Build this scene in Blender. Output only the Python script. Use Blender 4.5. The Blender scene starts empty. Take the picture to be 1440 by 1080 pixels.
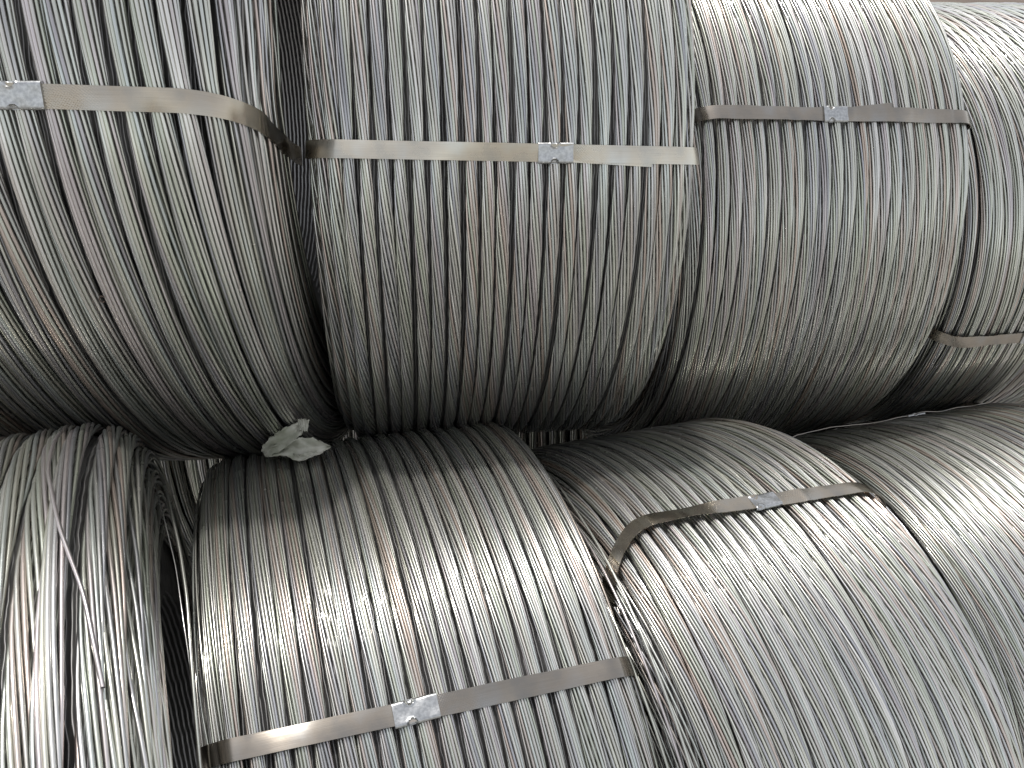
import bpy, math, random
import numpy as np
from mathutils import Matrix, Vector

S = bpy.context.scene
COL = S.collection
R_ = math.radians

# ------------------------------------------------------------------ camera
cd = bpy.data.cameras.new('camera')
cam = bpy.data.objects.new('camera', cd)
COL.objects.link(cam)
cam.location = (0.0, 0.0, 1.24)
cam.rotation_euler = (R_(60.0), 0, 0)
cd.sensor_width = 36.0
cd.lens = 28.25
cd.clip_start = 0.01
cd.clip_end = 500.0
S.camera = cam

# ------------------------------------------------------------------ daylight
SUN_EL, SUN_AZ = 80.0, -42.0        # elevation, azimuth from +Y (behind the stack) towards +X
w = bpy.data.worlds.new('World')
S.world = w
w.use_nodes = True
nt = w.node_tree
bg = nt.nodes['Background']
sky = nt.nodes.new('ShaderNodeTexSky')
sky.sky_type = 'NISHITA'
sky.sun_disc = False
sky.sun_elevation = R_(SUN_EL)
sky.sun_rotation = R_(SUN_AZ)
sky.air_density = 1.0
sky.dust_density = 1.5
sky.ozone_density = 0.6
hs = nt.nodes.new('ShaderNodeHueSaturation')          # hazy, nearly white sky
hs.inputs['Saturation'].default_value = 0.22
nt.links.new(sky.outputs[0], hs.inputs['Color'])
nt.links.new(hs.outputs[0], bg.inputs[0])
bg.inputs[1].default_value = 0.14

sl = bpy.data.lights.new('sun', 'SUN')
sl.energy = 1.3
sl.angle = R_(2.5)
sl.color = (1.0, 0.975, 0.94)
sun = bpy.data.objects.new('sun', sl)
COL.objects.link(sun)
sd = Vector((math.sin(R_(SUN_AZ)) * math.cos(R_(SUN_EL)), math.cos(R_(SUN_AZ)) * math.cos(R_(SUN_EL)), math.sin(R_(SUN_EL))))
sun.rotation_euler = sd.to_track_quat('Z', 'Y').to_euler()
sun.location = sd * 8

S.view_settings.view_transform = 'Standard'
S.view_settings.look = 'None'
S.view_settings.exposure = 0.75
S.view_settings.gamma = 1.0
S.view_settings.use_curve_mapping = False

# ------------------------------------------------------------------ materials
def new_mat(name):
    m = bpy.data.materials.new(name)
    m.use_nodes = True
    n = m.node_tree
    return m, n, n.nodes['Principled BSDF']

def N(n, kind, **kw):
    x = n.nodes.new(kind)
    for k, v in kw.items():
        setattr(x, k, v)
    return x

def wire_material(name, base, rough, seed):
    """drawn steel wire: every wire has its own tint, with oil and oxide patches along its run"""
    m, n, p = new_mat(name)
    L = n.links.new
    at = N(n, 'ShaderNodeAttribute', attribute_name='tint')
    ar = N(n, 'ShaderNodeAttribute', attribute_name='run')
    cr = N(n, 'ShaderNodeValToRGB')
    e = cr.color_ramp
    e.interpolation = 'LINEAR'
    pts = [(0.0, (0.60, 0.59, 0.62)), (0.12, (1.0, 0.93, 0.94)), (0.24, (0.86, 0.91, 0.80)), (0.38, (1.15, 1.14, 1.11)),
           (0.50, (0.70, 0.71, 0.76)), (0.62, (1.0, 1.0, 0.90)), (0.74, (0.90, 0.96, 0.95)), (0.86, (0.98, 0.86, 0.80)), (0.94, (0.84, 0.72, 0.63)), (1.0, (1.12, 1.1, 1.1))]
    e.elements[0].position = 0; e.elements[1].position = 1
    for q, c in pts[1:-1]:
        e.elements.new(q)
    for el, (q, c) in zip(e.elements, pts):
        el.position = q
        el.color = tuple(base[i] * c[i] for i in range(3)) + (1,)
    L(at.outputs['Fac'], cr.inputs[0])
    # position along the wire
    cx = N(n, 'ShaderNodeCombineXYZ')
    mu = N(n, 'ShaderNodeMath', operation='MULTIPLY'); mu.inputs[1].default_value = 97.0 + seed
    L(at.outputs['Fac'], mu.inputs[0])
    L(ar.outputs['Fac'], cx.inputs[0]); L(mu.outputs[0], cx.inputs[1])
    no = N(n, 'ShaderNodeTexNoise'); no.inputs['Scale'].default_value = 9.0; no.inputs['Detail'].default_value = 4.0
    L(cx.outputs[0], no.inputs['Vector'])
    mr = N(n, 'ShaderNodeMapRange'); mr.inputs[1].default_value = 0.35; mr.inputs[2].default_value = 0.7
    mr.inputs[3].default_value = 1.05; mr.inputs[4].default_value = 0.78
    L(no.outputs['Fac'], mr.inputs[0])
    mx = N(n, 'ShaderNodeMix', data_type='RGBA', blend_type='MULTIPLY'); mx.inputs[0].default_value = 1.0
    L(cr.outputs[0], mx.inputs[6]); L(mr.outputs[0], mx.inputs[7])
    L(mx.outputs[2], p.inputs['Base Color'])
    p.inputs['Metallic'].default_value = 1.0
    mr2 = N(n, 'ShaderNodeMapRange'); mr2.inputs[1].default_value = 0.3; mr2.inputs[2].default_value = 0.7
    mr2.inputs[3].default_value = rough - 0.07; mr2.inputs[4].default_value = rough + 0.12
    L(no.outputs['Fac'], mr2.inputs[0]); L(mr2.outputs[0], p.inputs['Roughness'])
    # drawing lines and small kinks
    n2 = N(n, 'ShaderNodeTexNoise'); n2.inputs['Scale'].default_value = 60.0; n2.inputs['Detail'].default_value = 3.0
    L(cx.outputs[0], n2.inputs['Vector'])
    bp = N(n, 'ShaderNodeBump'); bp.inputs['Strength'].default_value = 0.25; bp.inputs['Distance'].default_value = 0.0006
    L(n2.outputs['Fac'], bp.inputs['Height']); L(bp.outputs[0], p.inputs['Normal'])
    # dull drawing-soap film over bright metal: a wide and a tight highlight together
    p2 = N(n, 'ShaderNodeBsdfPrincipled')
    p2.inputs['Metallic'].default_value = 1.0; p2.inputs['Roughness'].default_value = 0.52
    L(mx.outputs[2], p2.inputs['Base Color'])
    ms = N(n, 'ShaderNodeMixShader'); ms.inputs[0].default_value = 0.4
    L(p.outputs[0], ms.inputs[1]); L(p2.outputs[0], ms.inputs[2])
    L(ms.outputs[0], n.nodes['Material Output'].inputs['Surface'])
    return m

M_WIRE = wire_material('drawn steel wire', (0.65, 0.642, 0.622), 0.19, 0.0)
M_WIRE2 = wire_material('brighter drawn steel wire', (0.66, 0.652, 0.632), 0.20, 13.0)

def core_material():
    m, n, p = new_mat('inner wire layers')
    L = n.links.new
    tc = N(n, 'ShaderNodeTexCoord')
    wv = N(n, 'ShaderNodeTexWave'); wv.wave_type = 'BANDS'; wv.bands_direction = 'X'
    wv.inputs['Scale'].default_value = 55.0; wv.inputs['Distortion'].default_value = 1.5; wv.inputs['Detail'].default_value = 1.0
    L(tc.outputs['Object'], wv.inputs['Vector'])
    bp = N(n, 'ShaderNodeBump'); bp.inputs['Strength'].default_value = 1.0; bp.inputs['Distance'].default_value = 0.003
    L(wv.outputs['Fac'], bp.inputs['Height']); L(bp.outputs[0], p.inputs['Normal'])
    p.inputs['Base Color'].default_value = (0.25, 0.245, 0.24, 1)  # dark base deepens the shade in the gaps between bundles
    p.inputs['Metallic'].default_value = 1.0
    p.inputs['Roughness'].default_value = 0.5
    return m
M_CORE = core_material()

def strap_material(name, base, rough):
    m, n, p = new_mat(name)
    L = n.links.new
    ar = N(n, 'ShaderNodeAttribute', attribute_name='run')      # metres from the seal
    ac = N(n, 'ShaderNodeAttribute', attribute_name='across')   # metres across the band
    cx = N(n, 'ShaderNodeCombineXYZ')
    L(ar.outputs['Fac'], cx.inputs[0]); L(ac.outputs['Fac'], cx.inputs[1])
    # rolled blotches of oil and tarnish
    no = N(n, 'ShaderNodeTexNoise'); no.inputs['Scale'].default_value = 28.0; no.inputs['Detail'].default_value = 5.0
    L(cx.outputs[0], no.inputs['Vector'])
    cr = N(n, 'ShaderNodeValToRGB'); e = cr.color_ramp
    e.elements[0].position = 0.3; e.elements[0].color = tuple(c * 0.72 for c in base) + (1,)
    e.elements[1].position = 0.72; e.elements[1].color = tuple(base) + (1,)
    k = e.elements.new(0.5); k.color = (base[0] * 0.97, base[1] * 0.89, base[2] * 0.80, 1)
    L(no.outputs['Fac'], cr.inputs[0])
    # fine rolling scratches along the band
    mp = N(n, 'ShaderNodeMapping'); mp.inputs['Scale'].default_value = (25.0, 2600.0, 1.0)
    L(cx.outputs[0], mp.inputs[0])
    sc = N(n, 'ShaderNodeTexNoise'); sc.inputs['Scale'].default_value = 1.0; sc.inputs['Detail'].default_value = 2.0
    L(mp.outputs[0], sc.inputs['Vector'])
    mx = N(n, 'ShaderNodeMix', data_type='RGBA', blend_type='MULTIPLY'); mx.inputs[0].default_value = 0.35
    L(cr.outputs[0], mx.inputs[6]); L(sc.outputs['Fac'], mx.inputs[7])
    L(mx.outputs[2], p.inputs['Base Color'])
    p.inputs['Metallic'].default_value = 1.0
    mr = N(n, 'ShaderNodeMapRange'); mr.inputs[3].default_value = rough - 0.06; mr.inputs[4].default_value = rough + 0.14
    L(no.outputs['Fac'], mr.inputs[0]); L(mr.outputs[0], p.inputs['Roughness'])
    # tensioner grip marks just right of the seal
    m2 = N(n, 'ShaderNodeMapping'); m2.inputs['Rotation'].default_value = (0, 0, R_(38)); m2.inputs['Scale'].default_value = (620, 620, 1)
    L(cx.outputs[0], m2.inputs[0])
    ck = N(n, 'ShaderNodeTexVoronoi'); ck.inputs['Scale'].default_value = 1.0; ck.inputs['Randomness'].default_value = 0.25
    L(m2.outputs[0], ck.inputs['Vector'])
    ga = N(n, 'ShaderNodeMapRange'); ga.inputs[1].default_value = 0.015; ga.inputs[2].default_value = 0.020
    gb = N(n, 'ShaderNodeMapRange'); gb.inputs[1].default_value = 0.062; gb.inputs[2].default_value = 0.045
    L(ar.outputs['Fac'], ga.inputs[0]); L(ar.outputs['Fac'], gb.inputs[0])
    gm = N(n, 'ShaderNodeMath', operation='MULTIPLY'); L(ga.outputs[0], gm.inputs[0]); L(gb.outputs[0], gm.inputs[1])
    gh = N(n, 'ShaderNodeMath', operation='MULTIPLY'); L(gm.outputs[0], gh.inputs[0]); L(ck.outputs['Distance'], gh.inputs[1])
    ad = N(n, 'ShaderNodeMath', operation='MULTIPLY_ADD'); ad.inputs[1].default_value = 0.10
    L(sc.outputs['Fac'], ad.inputs[0]); L(gh.outputs[0], ad.inputs[2])
    bp = N(n, 'ShaderNodeBump'); bp.inputs['Strength'].default_value = 0.5; bp.inputs['Distance'].default_value = 0.0005
    L(ad.outputs[0], bp.inputs['Height']); L(bp.outputs[0], p.inputs['Normal'])
    return m
M_STRAP = strap_material('dark-reflection steel strapping', (0.40, 0.385, 0.36), 0.14)  # base darkened in place of dark surroundings mirrored in the band
M_STRAP3 = strap_material('bronzed steel strapping', (0.50, 0.475, 0.425), 0.13)
M_STRAP2 = strap_material('pale steel strapping', (0.72, 0.715, 0.655), 0.24)

def seal_material():
    m, n, p = new_mat('zinc strap seal')
    L = n.links.new
    tc = N(n, 'ShaderNodeTexCoord')
    no = N(n, 'ShaderNodeTexNoise'); no.inputs['Scale'].default_value = 420.0; no.inputs['Detail'].default_value = 5.0
    L(tc.outputs['Object'], no.inputs['Vector'])
    cr = N(n, 'ShaderNodeValToRGB'); e = cr.color_ramp
    e.elements[0].position = 0.35; e.elements[0].color = (0.37, 0.375, 0.375, 1)
    e.elements[1].position = 0.65; e.elements[1].color = (0.52, 0.525, 0.52, 1)
    L(no.outputs['Fac'], cr.inputs[0]); L(cr.outputs[0], p.inputs['Base Color'])
    p.inputs['Metallic'].default_value = 1.0; p.inputs['Roughness'].default_value = 0.32
    bp = N(n, 'ShaderNodeBump'); bp.inputs['Strength'].default_value = 0.4; bp.inputs['Distance'].default_value = 0.0004
    L(no.outputs['Fac'], bp.inputs['Height']); L(bp.outputs[0], p.inputs['Normal'])
    return m
M_SEAL = seal_material()

def ground_material():
    m, n, p = new_mat('brown yard concrete')
    L = n.links.new
    tc = N(n, 'ShaderNodeTexCoord')
    no = N(n, 'ShaderNodeTexNoise'); no.inputs['Scale'].default_value = 0.9; no.inputs['Detail'].default_value = 10.0; no.inputs['Roughness'].default_value = 0.65
    L(tc.outputs['Object'], no.inputs['Vector'])
    cr = N(n, 'ShaderNodeValToRGB'); e = cr.color_ramp
    e.elements[0].position = 0.3; e.elements[0].color = (0.25, 0.243, 0.23, 1)
    e.elements[1].position = 0.7; e.elements[1].color = (0.45, 0.44, 0.42, 1)
    L(no.outputs['Fac'], cr.inputs[0]); L(cr.outputs[0], p.inputs['Base Color'])
    p.inputs['Roughness'].default_value = 0.85
    n2 = N(n, 'ShaderNodeTexNoise'); n2.inputs['Scale'].default_value = 40.0; n2.inputs['Detail'].default_value = 6.0
    L(tc.outputs['Object'], n2.inputs['Vector'])
    bp = N(n, 'ShaderNodeBump'); bp.inputs['Strength'].default_value = 0.5; bp.inputs['Distance'].default_value = 0.01
    L(n2.outputs['Fac'], bp.inputs['Height']); L(bp.outputs[0], p.inputs['Normal'])
    return m
M_GROUND = ground_material()

def film_material():
    m, n, p = new_mat('torn pale packing film')
    L = n.links.new
    tc = N(n, 'ShaderNodeTexCoord')
    no = N(n, 'ShaderNodeTexNoise'); no.inputs['Scale'].default_value = 60.0; no.inputs['Detail'].default_value = 4.0
    L(tc.outputs['Object'], no.inputs['Vector'])
    cr = N(n, 'ShaderNodeValToRGB'); e = cr.color_ramp
    e.elements[0].position = 0.35; e.elements[0].color = (0.26, 0.27, 0.20, 1)
    e.elements[1].position = 0.7; e.elements[1].color = (0.50, 0.49, 0.42, 1)  # both tones lowered to carry the half shade the scrap lies in
    L(no.outputs['Fac'], cr.inputs[0]); L(cr.outputs[0], p.inputs['Base Color'])
    p.inputs['Roughness'].default_value = 0.45
    p.inputs['Transmission Weight'].default_value = 0.15
    bp = N(n, 'ShaderNodeBump'); bp.inputs['Strength'].default_value = 0.8; bp.inputs['Distance'].default_value = 0.003
    L(no.outputs['Fac'], bp.inputs['Height']); L(bp.outputs[0], p.inputs['Normal'])
    return m
M_FILM = film_material()

m, n, p = new_mat('rusty dark steel')
M_RUST = m
p.inputs['Base Color'].default_value = (0.10, 0.075, 0.06, 1); p.inputs['Metallic'].default_value = 0.6; p.inputs['Roughness'].default_value = 0.5

# ------------------------------------------------------------------ mesh helpers
def mesh_obj(name, verts, quads, mat, parent=None, attrs=None, smooth=True):
    me = bpy.data.meshes.new(name)
    verts = np.asarray(verts, np.float32); quads = np.asarray(quads, np.int32)
    nq, k = quads.shape
    me.vertices.add(len(verts)); me.vertices.foreach_set('co', verts.ravel())
    me.loops.add(nq * k); me.loops.foreach_set('vertex_index', quads.ravel())
    me.polygons.add(nq)
    me.polygons.foreach_set('loop_start', np.arange(0, nq * k, k, dtype=np.int32))
    me.polygons.foreach_set('loop_total', np.full(nq, k, np.int32))
    me.polygons.foreach_set('use_smooth', np.full(nq, smooth, bool))
    me.update(calc_edges=True)
    for an, av in (attrs or {}).items():
        a = me.attributes.new(an, 'FLOAT', 'POINT')
        a.data.foreach_set('value', np.asarray(av, np.float32))
    me.validate()
    me.materials.append(mat)
    o = bpy.data.objects.new(name, me)
    COL.objects.link(o)
    if parent is not None:
        o.parent = parent
    return o

def grid_quads(nu, nv, closed_v=False, off=0):
    i = np.arange(nu - 1)[:, None]; j = np.arange(nv if closed_v else nv - 1)[None, :]
    j2 = (j + 1) % nv
    return (np.stack([i * nv + j, i * nv + j2, (i + 1) * nv + j2, (i + 1) * nv + j], -1).reshape(-1, 4) + off).astype(np.int32)

def smooth_wave(rng, phi, amp, lo=1, hi=6):
    """low-frequency closed random wave round the coil"""
    out = np.zeros_like(phi)
    for k in range(lo, hi + 1):
        out += rng.normal(0, 1) / math.sqrt(k) * np.sin(k * phi + rng.uniform(0, 2 * math.pi))
    return out * amp / math.sqrt(sum(1 / k for k in range(lo, hi + 1)))

SIDES = 5
ALPHA = np.arange(SIDES) * 2 * math.pi / SIDES
def tubes(paths_t, paths_r, phi, rad):
    """paths (wires, points) in axial/radial coordinates -> vertices, quads of round wires"""
    nw, npt = paths_t.shape
    c, s = np.cos(phi), np.sin(phi)
    rr = paths_r[:, :, None] + rad * np.cos(ALPHA)[None, None, :]
    tt = paths_t[:, :, None] + rad * np.sin(ALPHA)[None, None, :]
    v = np.stack([tt, -rr * c[None, :, None], rr * s[None, :, None]], -1).reshape(-1, 3)
    q = grid_quads(npt, SIDES, True)
    quads = np.concatenate([q + k * npt * SIDES for k in range(nw)])
    return v, quads

# ------------------------------------------------------------------ wire coils
def section(R, half, sh, depth):
    """the outer contour of a coil's section: points (t, r) with outward normals, walked left side -> face -> right side"""
    pts = []
    L_side = depth
    L_arc = sh * math.pi / 2
    L_face = 2 * (half - sh)
    tot = 2 * L_side + 2 * L_arc + L_face
    def at(s):
        if s < L_side:
            return (-half, R - sh - (L_side - s)), (-1.0, 0.0), (0.0, 1.0)
        s -= L_side
        if s < L_arc:
            a = s / sh
            return (-half + sh - sh * math.cos(a), R - sh + sh * math.sin(a)), (-math.cos(a), math.sin(a)), (math.sin(a), math.cos(a))
        s -= L_arc
        if s < L_face:
            return (-half + sh + s, R), (0.0, 1.0), (1.0, 0.0)
        s -= L_face
        if s < L_arc:
            a = s / sh
            return (half - sh + sh * math.sin(a), R - sh + sh * math.cos(a)), (math.sin(a), math.cos(a)), (math.cos(a), -math.sin(a))
        s -= L_arc
        return (half, R - sh - s), (1.0, 0.0), (0.0, -1.0)
    return at, tot

def stadium(ps, hw, hh):
    """walk round a flat oval at even speed: offset along the face and height for phase ps"""
    f = 2 * (hw - hh); a = math.pi * hh; per = 2 * (f + a)
    u = np.mod(ps / (2 * math.pi), 1.0) * per
    x = np.zeros_like(u); y = np.zeros_like(u)
    m = u < f; x[m] = -f / 2 + u[m]; y[m] = hh
    m = (u >= f) & (u < f + a); g = (u[m] - f) / hh; x[m] = f / 2 + hh * np.sin(g); y[m] = hh * np.cos(g)
    m = (u >= f + a) & (u < 2 * f + a); x[m] = f / 2 - (u[m] - f - a); y[m] = -hh
    m = u >= 2 * f + a; g = (u[m] - 2 * f - a) / hh; x[m] = -f / 2 - hh * np.sin(g); y[m] = -hh * np.cos(g)
    return x, y

def make_coil(label, group, loc, yaw, tilt, R, half, pitch=0.0155, wire=0.00128, sh=0.035, seed=1, fine=(-72, 112), nwire=11,
              turns=3.0, turn_wave=1.1, wob=0.0016, loose=0.00015, skew=0.0, strap=None, mat=None, side_depth=0.075, step=2.5, flat=0.52, fill=0.90):
    rng = np.random.default_rng(seed)
    mat = mat or M_WIRE
    root = bpy.data.objects.new('wire_coil', None)
    COL.objects.link(root)
    root.empty_display_size = 0.1
    a = Vector((math.cos(R_(tilt)) * math.cos(R_(yaw)), math.cos(R_(tilt)) * math.sin(R_(yaw)), math.sin(R_(tilt))))
    z = (Vector((0, 0, 1)) - a * a.z).normalized()
    y = z.cross(a)
    root.matrix_world = Matrix(((a.x, y.x, z.x, loc[0]), (a.y, y.y, z.y, loc[1]), (a.z, y.z, z.z, loc[2]), (0, 0, 0, 1)))
    root['label'] = label; root['category'] = 'wire coil'; root['group'] = group
    # ring angles: fine where the coil is seen, coarse round the back
    f = np.arange(fine[0], fine[1] + 0.01, step)
    b = np.linspace(fine[1], fine[0] + 360, 14)[1:]
    phi = np.radians(np.concatenate([f, b]))
    hw = pitch * 0.5 * fill - wire                     # half width of a bundle (wire centres)
    hh = hw * flat                                     # half height
    Rc = R - hh - wire                                 # bundle centre line radius on the face
    at, tot = section(Rc, half - hh - wire, sh, side_depth)
    nb = int(round(tot / pitch)); pt = tot / nb
    base_turn = turns
    nfull = int(round((4 * (hw - hh) + 2 * math.pi * hh) / (2.02 * wire)))
    tw_shared = rng.uniform(0, 6.28)
    sphi = R_(strap['phi'][0][1]) if strap else None
    com_s = smooth_wave(rng, phi, wob, 1, 5)           # waviness that neighbouring bundles share
    for i in range(nb):
        com_s = 0.8 * com_s + 0.6 * smooth_wave(rng, phi, wob, 1, 5)
        s = (i + 0.5) * pt + rng.normal(0, pitch * 0.05)
        (t0, r0), nv, tv = at(min(max(s, 0.001), tot - 0.001))
        side = abs(nv[0]) > 0.9
        nw = 7 if side else nfull
        k = np.arange(nw)[:, None]
        tw = base_turn * phi + turn_wave * np.sin(phi * 2 + tw_shared) + smooth_wave(rng, phi, 0.55, 1, 5) + rng.uniform(0, 6.28)
        ps = 2 * math.pi * k / nw + tw[None, :]
        wdt = 1.0 + smooth_wave(rng, phi, 0.10, 2, 7)
        if strap:
            d = (phi - sphi)
            wdt = wdt * (1 - 0.22 * np.exp(-(d / 0.10) ** 2))
        cs, sn = stadium(ps, hw, hh)
        S_ = cs * wdt
        H_ = sn - 0.50 * hh * (cs / hw) ** 2           # slightly domed top
        S_ = S_ + (com_s + smooth_wave(rng, phi, wob * 0.5, 1, 4))[None, :]
        H_ = H_ + smooth_wave(rng, phi, wob * 0.5, 1, 4)[None, :]
        S_ = S_ - (math.tan(R_(skew)) * R * np.sin(phi))[None, :] * abs(nv[1])
        for q in range(nw):
            S_[q] += smooth_wave(rng, phi, loose * 1.6, 2, 9)
            H_[q] += smooth_wave(rng, phi, loose, 2, 9)
        if strap:                                       # the band pulls the wires down
            H_ = H_ * (1 + 0.15 * np.exp(-(d / 0.10) ** 2))[None, :] - 0.0016 * np.exp(-(d / 0.085) ** 2)[None, :]
        T = t0 + S_ * tv[0] + H_ * nv[0]
        Rr = r0 + S_ * tv[1] + H_ * nv[1]
        v, qd = tubes(T, Rr, phi, wire)
        tint = np.repeat((rng.uniform(0, 1, nw) * 0.8 + rng.uniform(0, 0.2)), len(phi) * SIDES)
        run = np.tile(np.repeat(phi * R, SIDES), nw)
        mesh_obj('wire_bundle', v, qd, mat, root, {'tint': tint, 'run': run})
    # the layers underneath
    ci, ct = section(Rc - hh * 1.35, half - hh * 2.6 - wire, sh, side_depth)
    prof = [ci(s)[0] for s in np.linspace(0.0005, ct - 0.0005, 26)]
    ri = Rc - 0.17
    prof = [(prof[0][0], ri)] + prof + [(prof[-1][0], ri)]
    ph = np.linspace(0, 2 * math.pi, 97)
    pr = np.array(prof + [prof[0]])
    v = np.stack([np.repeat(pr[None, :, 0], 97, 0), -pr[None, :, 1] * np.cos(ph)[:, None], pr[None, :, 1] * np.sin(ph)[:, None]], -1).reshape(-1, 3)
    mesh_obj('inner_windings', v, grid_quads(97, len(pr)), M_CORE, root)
    if strap:
        make_strap(root, R, half, sh + hh, strap, rng, ri)
    return root

def make_strap(root, R, half, sh, sp, rng, ri):
    (ta, pa), (tb, pb) = sp['phi']
    pa, pb = R_(pa), R_(pb)
    slope = (pb - pa) / (tb - ta)
    W = sp.get('width', 0.016); off = sp.get('off', 0.0009); TH = 0.0008
    at, tot = section(R + off, half + off, sh, R - sh - ri)
    ns = 320
    ss = np.linspace(0.0005, tot - 0.0005, ns)
    pts = np.array([at(s)[0] for s in ss]); nrm = np.array([at(s)[1] for s in ss])
    t_seal = sp['seal']
    s_seal = ss[np.argmin(np.abs(pts[:, 0] - t_seal) + (pts[:, 1] < R) * 10)]
    run = ss - s_seal
    # the band is not quite flat: it rides over the bundles and twists a little
    wav = np.zeros(ns); twi = np.zeros(ns)
    for k in range(3, 22):
        wav += rng.normal(0, 1) / k * np.sin(k * ss * 8 + rng.uniform(0, 6.28))
        twi += rng.normal(0, 1) / k * np.sin(k * ss * 6 + rng.uniform(0, 6.28))
    wav *= 0.0014; twi *= 0.0022
    for _ in range(9):                                  # small kinks and creases pressed in by the tensioner and the wires
        s0 = rng.uniform(0.2, 0.8) * tot; wd = rng.uniform(0.004, 0.009)
        wav += rng.choice([-1, 1]) * rng.uniform(0.0002, 0.0006) * np.clip(1 - np.abs(ss - s0) / wd, 0, None)
        twi += rng.choice([-1, 1]) * rng.uniform(0.0001, 0.0004) * np.clip(1 - np.abs(ss - s0) / (wd * 1.5), 0, None)
    na = 5
    ac = np.linspace(-W / 2, W / 2, na)
    def shell(lift):
        out = []
        for j in range(na):
            bow = -0.00025 * (2 * ac[j] / W) ** 2
            d = lift + wav + bow + twi * (2 * ac[j] / W)
            t = pts[:, 0] + nrm[:, 0] * d; r = pts[:, 1] + nrm[:, 1] * d
            ph = pa + slope * (np.clip(pts[:, 0], -half, half) - ta)
            for ts, amt, sg in sp.get('droop', ()):     # slack: the band slips down as it turns over the shoulder
                ph = ph - R_(amt) * (np.clip((pts[:, 0] - ts) * sg, 0, None) / (half - ts * sg)) ** 3
            for sg, amt in sp.get('fall', ()):
                ph = ph - R_(amt) * np.clip((R - pts[:, 1]) / sh, 0, 3.0) ** 1.25 * (pts[:, 0] * sg > 0)
            # tangential offset at the angle ph
            x = t; yv = -r * np.cos(ph) + ac[j] * np.sin(ph); zv = r * np.sin(ph) + ac[j] * np.cos(ph)
            out.append(np.stack([x, yv, zv], -1))
        return np.stack(out, 1)                         # (ns, na, 3)
    top = shell(TH); bot = shell(0.0)
    ring = np.concatenate([top, bot[:, ::-1]], 1)       # closed cross-section
    nr = ring.shape[1]
    v = ring.reshape(-1, 3)
    acr = np.tile(np.concatenate([ac, ac[::-1]]), ns)
    st = mesh_obj('strap', v, grid_quads(ns, nr, True)[:, ::-1], sp.get('mat', M_STRAP), root, {'run': np.repeat(run, nr), 'across': acr}, smooth=True)
    st.data.set_sharp_from_angle(angle=R_(40))
    # --- seal: a folded sleeve with two crimp notches
    SL = sp.get('seal_len', 0.031); SW = W + 0.0026
    nu, nvv = 41, 25
    u = np.linspace(-SL / 2, SL / 2, nu)[:, None]; q = np.linspace(-1, 1, nvv)[None, :]
    acv = q * SW / 2
    h = 0.0021 - 0.0018 * np.abs(q) ** 14 + 0 * u
    un = sp.get('notch', -0.002)
    for sg in (-1, 1):
        dd = np.sqrt((u - un) ** 2 + (acv - sg * (SW / 2 - 0.0006)) ** 2)
        h = h - 0.0022 / (1 + np.exp((dd - 0.0031) / 0.00022)) + 0.0009 * np.exp(-((dd - 0.0039) / 0.0005) ** 2)
    h = h + 0.00025 * np.sin(u * 260 + 1) * np.cos(q * 3)
    phs = pa + slope * (t_seal - ta)
    r = R + off + np.interp(s_seal, ss, wav)
    lx = t_seal + u + 0 * q
    rr = r + h
    def place(lx, rr, acv):
        return np.stack([lx, -rr * math.cos(phs) + acv * math.sin(phs), rr * math.sin(phs) + acv * math.cos(phs)], -1)
    acb = np.broadcast_to(acv, lx.shape)
    topv = place(lx, rr, acb).reshape(-1, 3)
    botv = place(lx, 0 * lx + r - 0.0012, acb).reshape(-1, 3)
    nvt = nu * nvv
    qt = grid_quads(nu, nvv); qb = grid_quads(nu, nvv, off=nvt)[:, ::-1]
    rim = []
    idx = [i * nvv for i in range(nu)] + [(nu - 1) * nvv + j for j in range(1, nvv)] + [i * nvv + nvv - 1 for i in range(nu - 2, -1, -1)] + [j for j in range(nvv - 2, 0, -1)]
    for a_, b_ in zip(idx, idx[1:] + idx[:1]):
        rim.append((a_, b_, b_ + nvt, a_ + nvt))
    # turn the whole sleeve with the band's slant
    se = mesh_obj('seal', np.concatenate([topv, botv]), np.concatenate([qt[:, ::-1], qb[:, ::-1], np.array(rim, np.int32)]), M_SEAL, st)
    se.data.set_sharp_from_angle(angle=R_(50))
    if 'tail' in sp:                                    # loose lower end of the band sticking out from under it
        t0, t1, slant = sp['tail']
        tt = np.linspace(t0, t1, 14)
        out = []
        for ly in (0.0, -0.0006):
            row = []
            for tv in tt:
                base = pa + slope * (tv - ta)
                o0 = math.tan(R_(slant)) * (tv - t0)
                for ac_ in (-W / 2, W / 2):
                    a2 = ac_ + o0; r2 = R + off - 0.0008 + ly + 0.0004 * math.sin((tv - t0) * 60)
                    row.append((tv, -r2 * math.cos(base) + a2 * math.sin(base), r2 * math.sin(base) + a2 * math.cos(base)))
            out.append(row)
        A = np.array(out).reshape(2, 14, 2, 3)
        ringv = np.stack([A[0, :, 0], A[0, :, 1], A[1, :, 1], A[1, :, 0]], 1)
        vv = ringv.reshape(-1, 3)
        qq = list(map(tuple, grid_quads(14, 4, True)[:, ::-1])) + [(0, 1, 2, 3), (55, 54, 53, 52)]
        mesh_obj('strap_tail', vv, np.array(qq), sp.get('mat', M_STRAP), st, {'run': np.repeat(tt - t_seal, 4), 'across': np.tile([-W / 2, W / 2, W / 2, -W / 2], 14)}, smooth=False)

UP = 'coils of the upper row'
LO = 'coils of the lower row'
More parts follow.
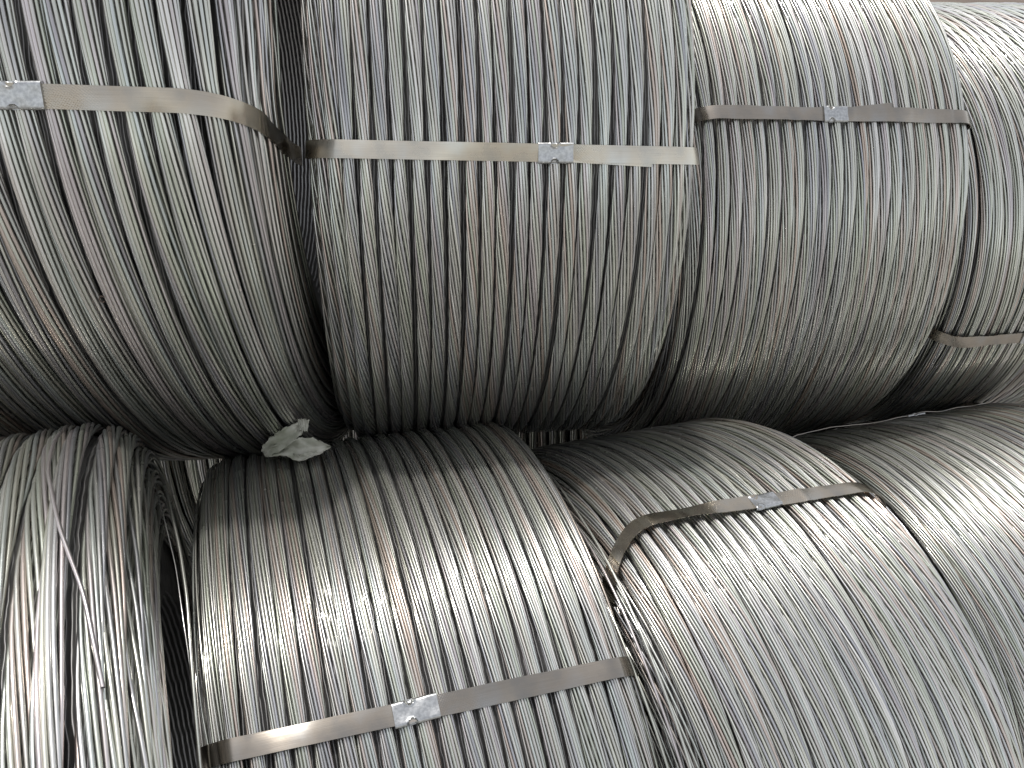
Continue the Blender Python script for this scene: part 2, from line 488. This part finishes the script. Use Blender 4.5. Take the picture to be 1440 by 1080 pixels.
# upper row, left to right
cA = make_coil('upper-row wire coil cut off by the left edge, thickest wires, strap bending into the gap', UP, (-0.442, 1.034, 1.043), 2.0, -0.3, 0.440, 0.230,
               pitch=0.0192, wire=0.00168, sh=0.058, seed=11, flat=0.62, fill=0.88, turns=-4.0, turn_wave=2.0, wob=0.0012, skew=4.0,
               strap=dict(phi=[(0.100, 11.4), (0.220, 10.9)], seal=0.071, mat=M_STRAP3, fall=[(1, 2.9)], width=0.0172, seal_len=0.036, notch=-0.004))
cB = make_coil('upper-row wire coil in the middle with a level pale strap across its face', UP, (-0.053, 1.046, 0.974), 8.5, -1.9, 0.359, 0.177,
               pitch=0.0148, wire=0.00134, sh=0.036, seed=23, flat=0.60, fill=0.89, turns=-8.0, turn_wave=1.6, wob=0.0007,
               strap=dict(phi=[(-0.163, 15.4), (0.147, 14.3)], seal=0.037, mat=M_STRAP2, width=0.0152, notch=-0.001, tail=(0.053, 0.125, -2.2)))
cC = make_coil('upper-row wire coil with a dark strap whose loose end sticks out beside the seal', UP, (0.293, 1.278, 0.839), 14.2, -3.0, 0.390, 0.190,
               pitch=0.0165, wire=0.00140, sh=0.030, seed=37, turns=-6.0, turn_wave=1.6, wob=0.0010,
               strap=dict(phi=[(-0.151, 32.3), (0.110, 31.8)], seal=-0.013, notch=-0.006, tail=(0.002, 0.066, 6.5)))
cD = make_coil('upper-row wire coil at the right edge with a strap low on its shaded side', UP, (0.691, 1.380, 0.776), 14.0, -1.2, 0.352, 0.180,
               pitch=0.0165, wire=0.00140, sh=0.040, seed=41, turns=-5.0, turn_wave=1.4, wob=0.0016, fine=(-72, 118), loose=0.0003,
               strap=dict(phi=[(-0.134, -8.6), (-0.028, -9.2)], seal=-0.030, notch=-0.004))
# lower row, left to right
cE = make_coil('lower-row wire coil at the left edge with loose stray wires and no strap in view', LO, (-0.478, 0.362, 0.462), 22.4, -1.7, 0.4355, 0.215,
               pitch=0.0190, wire=0.00175, sh=0.045, seed=53, turns=-2.0, turn_wave=2.2, wob=0.0026, loose=0.0004, fine=(20, 150), mat=M_WIRE2)
cF = make_coil('lower-row wire coil with a slanting strap near the bottom edge of the picture', LO, (-0.126, 0.598, 0.395), 18.0, -0.9, 0.376, 0.175,
               pitch=0.0155, wire=0.00125, sh=0.030, seed=67, turns=-5.0, turn_wave=1.5, wob=0.0009, fine=(15, 150), mat=M_WIRE2,
               strap=dict(phi=[(-0.161, 59.3), (0.160, 57.4)], seal=-0.014, seal_len=0.035, notch=-0.004))
cG = make_coil('lower-row wire coil with a strap over its crown bending down at the left shoulder', LO, (0.202, 0.649, 0.380), 22.3, -4.2, 0.365, 0.170,
               pitch=0.0150, wire=0.00128, sh=0.055, seed=71, turns=-4.0, turn_wave=1.5, wob=0.0012, fine=(10, 150), mat=M_WIRE2, fill=0.97,
               strap=dict(phi=[(-0.118, 85.8), (0.150, 82.7)], seal=0.009, mat=M_STRAP3, droop=[(-0.085, 3.5, -1)], fall=[(-1, 4.5)], off=0.0022, notch=-0.010))
cH = make_coil('lower-row wire coil at the right edge, its strap in shadow behind the crown', LO, (0.626, 0.842, 0.324), 17.1, -1.0, 0.324, 0.212,
               pitch=0.0150, wire=0.00128, sh=0.040, seed=83, turns=-4.0, turn_wave=1.5, wob=0.0012, fine=(10, 155), mat=M_WIRE2, fill=0.97,
               strap=dict(phi=[(0.040, 127.6), (0.180, 127.8)], seal=0.047, width=0.014))

# back row on the ground, which carries the upper row from behind; it shows only as darkness in the gaps
BK = 'coils behind the lower row'
for lab, loc, yaw, sd_ in (('wire coil in the dark behind the gap at the left of the lower row', (-0.84, 1.46, 0.37), 8.0, 90),
                           ('wire coil in the dark behind the left upper coil and the lower row', (-0.42, 1.52, 0.37), 8.0, 91),
                           ('wire coil in the dark behind the gap in the middle of the lower row', (0.00, 1.57, 0.37), 9.0, 92),
                           ('wire coil in the dark behind the gap at the right of the lower row', (0.45, 1.74, 0.37), 14.0, 93),
                           ('wire coil in the dark behind the rightmost coil of the lower row', (0.88, 1.86, 0.36), 14.0, 94)):
    make_coil(lab, BK, loc, yaw, 0.0, 0.365, 0.208, pitch=0.019, wire=0.0021, seed=sd_, fine=(-30, 150), step=9.0, wob=0.0014)

# ------------------------------------------------------------------ stray wires that have sprung out of their coils
def loose_wire(coil, pts, rad, seed=0):
    """pts: (t, radius, angle in degrees) along the wire"""
    P = np.array(pts, float)
    n = 60
    k = np.linspace(0, len(P) - 1, n)
    def sm(col):
        v = np.interp(k, np.arange(len(P)), col)
        for _ in range(6):
            v[1:-1] = 0.25 * v[:-2] + 0.5 * v[1:-1] + 0.25 * v[2:]
        return v
    t, r, ph = sm(P[:, 0]), sm(P[:, 1]), np.radians(sm(P[:, 2]))
    v, q = tubes(t[None, :], r[None, :], ph, rad)
    caps = [tuple(range(SIDES)), tuple(range((n - 1) * SIDES, n * SIDES))[::-1]]
    mesh_obj('loose_wire', v, q, M_WIRE, coil, {'tint': np.full(len(v), 0.1 + 0.11 * seed), 'run': np.repeat(ph * 0.4, SIDES)})

RE = 0.4355
loose_wire(cE, [(0.150, RE - 0.006, 128), (0.156, RE + 0.001, 106), (0.159, RE + 0.002, 97), (0.172, RE + 0.001, 87), (0.187, RE - 0.002, 79), (0.194, RE - 0.010, 71)], 0.0015, 0)
RF = 0.376
loose_wire(cF, [(-0.218, RF - 0.030, 132), (-0.212, RF - 0.004, 116), (-0.193, RF + 0.002, 100), (-0.179, RF + 0.001, 87), (-0.173, RF - 0.001, 78), (-0.171, RF - 0.006, 60), (-0.170, RF - 0.010, 40)], 0.0015, 2)
loose_wire(cF, [(-0.226, RF - 0.010, 128), (-0.214, RF + 0.006, 110), (-0.196, RF + 0.003, 96), (-0.182, RF - 0.002, 84), (-0.174, RF - 0.010, 70), (-0.172, RF - 0.02, 55)], 0.0006, 4)
RG = 0.365
for j, (dt, dr) in enumerate(((-0.008, -0.022), (-0.014, -0.034), (-0.004, -0.015))):
    loose_wire(cG, [(-0.140 + dt, RG + dr - 0.004, 122), (-0.152 + dt, RG + dr, 108), (-0.163 + dt, RG + dr, 95), (-0.168 + dt, RG + dr, 80), (-0.172 + dt, RG + dr, 66), (-0.170 + dt, RG + dr - 0.006, 40)], 0.00135, j)

# ------------------------------------------------------------------ torn scrap of packing film caught where four coils meet
def film_scrap():
    rng = np.random.default_rng(5)
    V, Q = [], []
    def strip(line, nv=15, lift=0.0, fold=0.0):
        L = np.array(line, float)                      # x, y, half width, z
        n = 44
        k = np.linspace(0, len(L) - 1, n)
        x, y, hw, z = [np.interp(k, np.arange(len(L)), L[:, c]) for c in range(4)]
        dx, dy = np.gradient(x), np.gradient(y)
        ln = np.hypot(dx, dy); nx, ny = -dy / ln, dx / ln
        base = len(V)
        for i in range(n):
            for j in range(nv):
                q = -1 + 2 * j / (nv - 1)
                jag = 1 + 0.06 * math.sin(i * 1.1) + 0.05 * math.sin(i * 2.7 + 2) + (0.05 * rng.normal() if abs(q) > 0.9 else 0)
                crease = abs(math.sin(i * 0.31 + 2.2 * q)) * 1.5 + abs(math.sin(i * 0.17 - 3.1 * q + 1)) * 1.2 + abs(math.sin(i * 0.75 + 5 * q)) * 0.5
                zz = z[i] + fold * (abs(q) - 0.5) + 2.0 * max(0.0, abs(q) - 0.75) * 4 * math.sin(i * 0.4) + crease + 0.12 * rng.normal()
                V.append(((x[i] + nx[i] * hw[i] * q * jag) / 1256, (y[i] + ny[i] * hw[i] * q * jag) / 1256, (zz + lift) / 1256))
        Q.extend((grid_quads(n, nv) + base).tolist())
    strip([(8, 27, 3, 4), (6, 21, 5.5, 7), (-1, 14, 9, 9), (-12, 6, 11, 12), (-27, -4, 11, 10), (-40, -13, 8, 4), (-46, -17, 4, 0)], fold=5)
    strip([(-43, -16, 5, 1), (-30, -13, 7, 6), (-14, -10, 9, 8), (2, -11, 15, 9), (18, -8, 13, 8), (31, -8, 8, 5), (42, -8, 0.8, 2)], fold=6)
    strip([(2, 21, 7, 10), (8, 21, 8, 12), (15, 20, 7.5, 10)], nv=9, fold=3)
    strip([(-5, -19, 4, 10), (4, -22, 4, 12), (16, -18, 4, 11), (26, -14, 2, 8)], nv=9, fold=3)
    o = mesh_obj('plastic_scrap', V, Q, M_FILM)
    o.location = (-0.2205, 0.692, 0.773); o.rotation_euler = (R_(60), 0, 0)
    md = o.modifiers.new('thickness', 'SOLIDIFY'); md.thickness = 0.00035
    o['label'] = 'torn pale greenish scrap of plastic film caught in the dark gap between coils'
    o['category'] = 'scrap'
film_scrap()

# a bent wire offcut lying on the left upper coil
def offcut():
    V = []; n = 22; sd6 = 6
    for i in range(n):
        a = R_(40 + 290 * i / (n - 1))
        c = Vector((math.cos(a) * 0.0022, math.sin(a) * 0.0026, 0.0))
        d = Vector((math.cos(a), math.sin(a), 0))
        for j in range(sd6):
            b = 2 * math.pi * j / sd6
            p_ = c + d * math.cos(b) * 0.0006 + Vector((0, 0, 1)) * math.sin(b) * 0.0006
            V.append(p_)
    o = mesh_obj('wire_offcut', V, grid_quads(n, sd6, True), M_RUST)
    o.location = (-0.3343, 0.6020, 0.9722); o.rotation_euler = (R_(80), 0, 0)
    o['label'] = 'tiny dark hooked wire offcut stuck on the left upper coil'
    o['category'] = 'offcut'
offcut()

# ------------------------------------------------------------------ the ground they stand on
g = 60.0
gr = mesh_obj('ground', [(-g, -g, 0), (g, -g, 0), (g, g, 0), (-g, g, 0)], [(0, 1, 2, 3)], M_GROUND, smooth=False)
gr['kind'] = 'structure'
M_DIRT, n, p = new_mat('brown bare earth')
no = N(n, 'ShaderNodeTexNoise'); no.inputs['Scale'].default_value = 0.6; no.inputs['Detail'].default_value = 8.0
tc = N(n, 'ShaderNodeTexCoord'); n.links.new(tc.outputs['Object'], no.inputs['Vector'])
cr = N(n, 'ShaderNodeValToRGB')
cr.color_ramp.elements[0].position = 0.3; cr.color_ramp.elements[0].color = (0.085, 0.058, 0.042, 1)
cr.color_ramp.elements[1].position = 0.7; cr.color_ramp.elements[1].color = (0.19, 0.145, 0.11, 1)
n.links.new(no.outputs['Fac'], cr.inputs[0]); n.links.new(cr.outputs[0], p.inputs['Base Color'])
p.inputs['Roughness'].default_value = 0.9
ea = mesh_obj('bare_earth', [(-g, 5.0, 0.004), (g, 5.0, 0.004), (g, g, 0.004), (-g, g, 0.004)], [(0, 1, 2, 3)], M_DIRT, smooth=False)
ea['kind'] = 'structure'
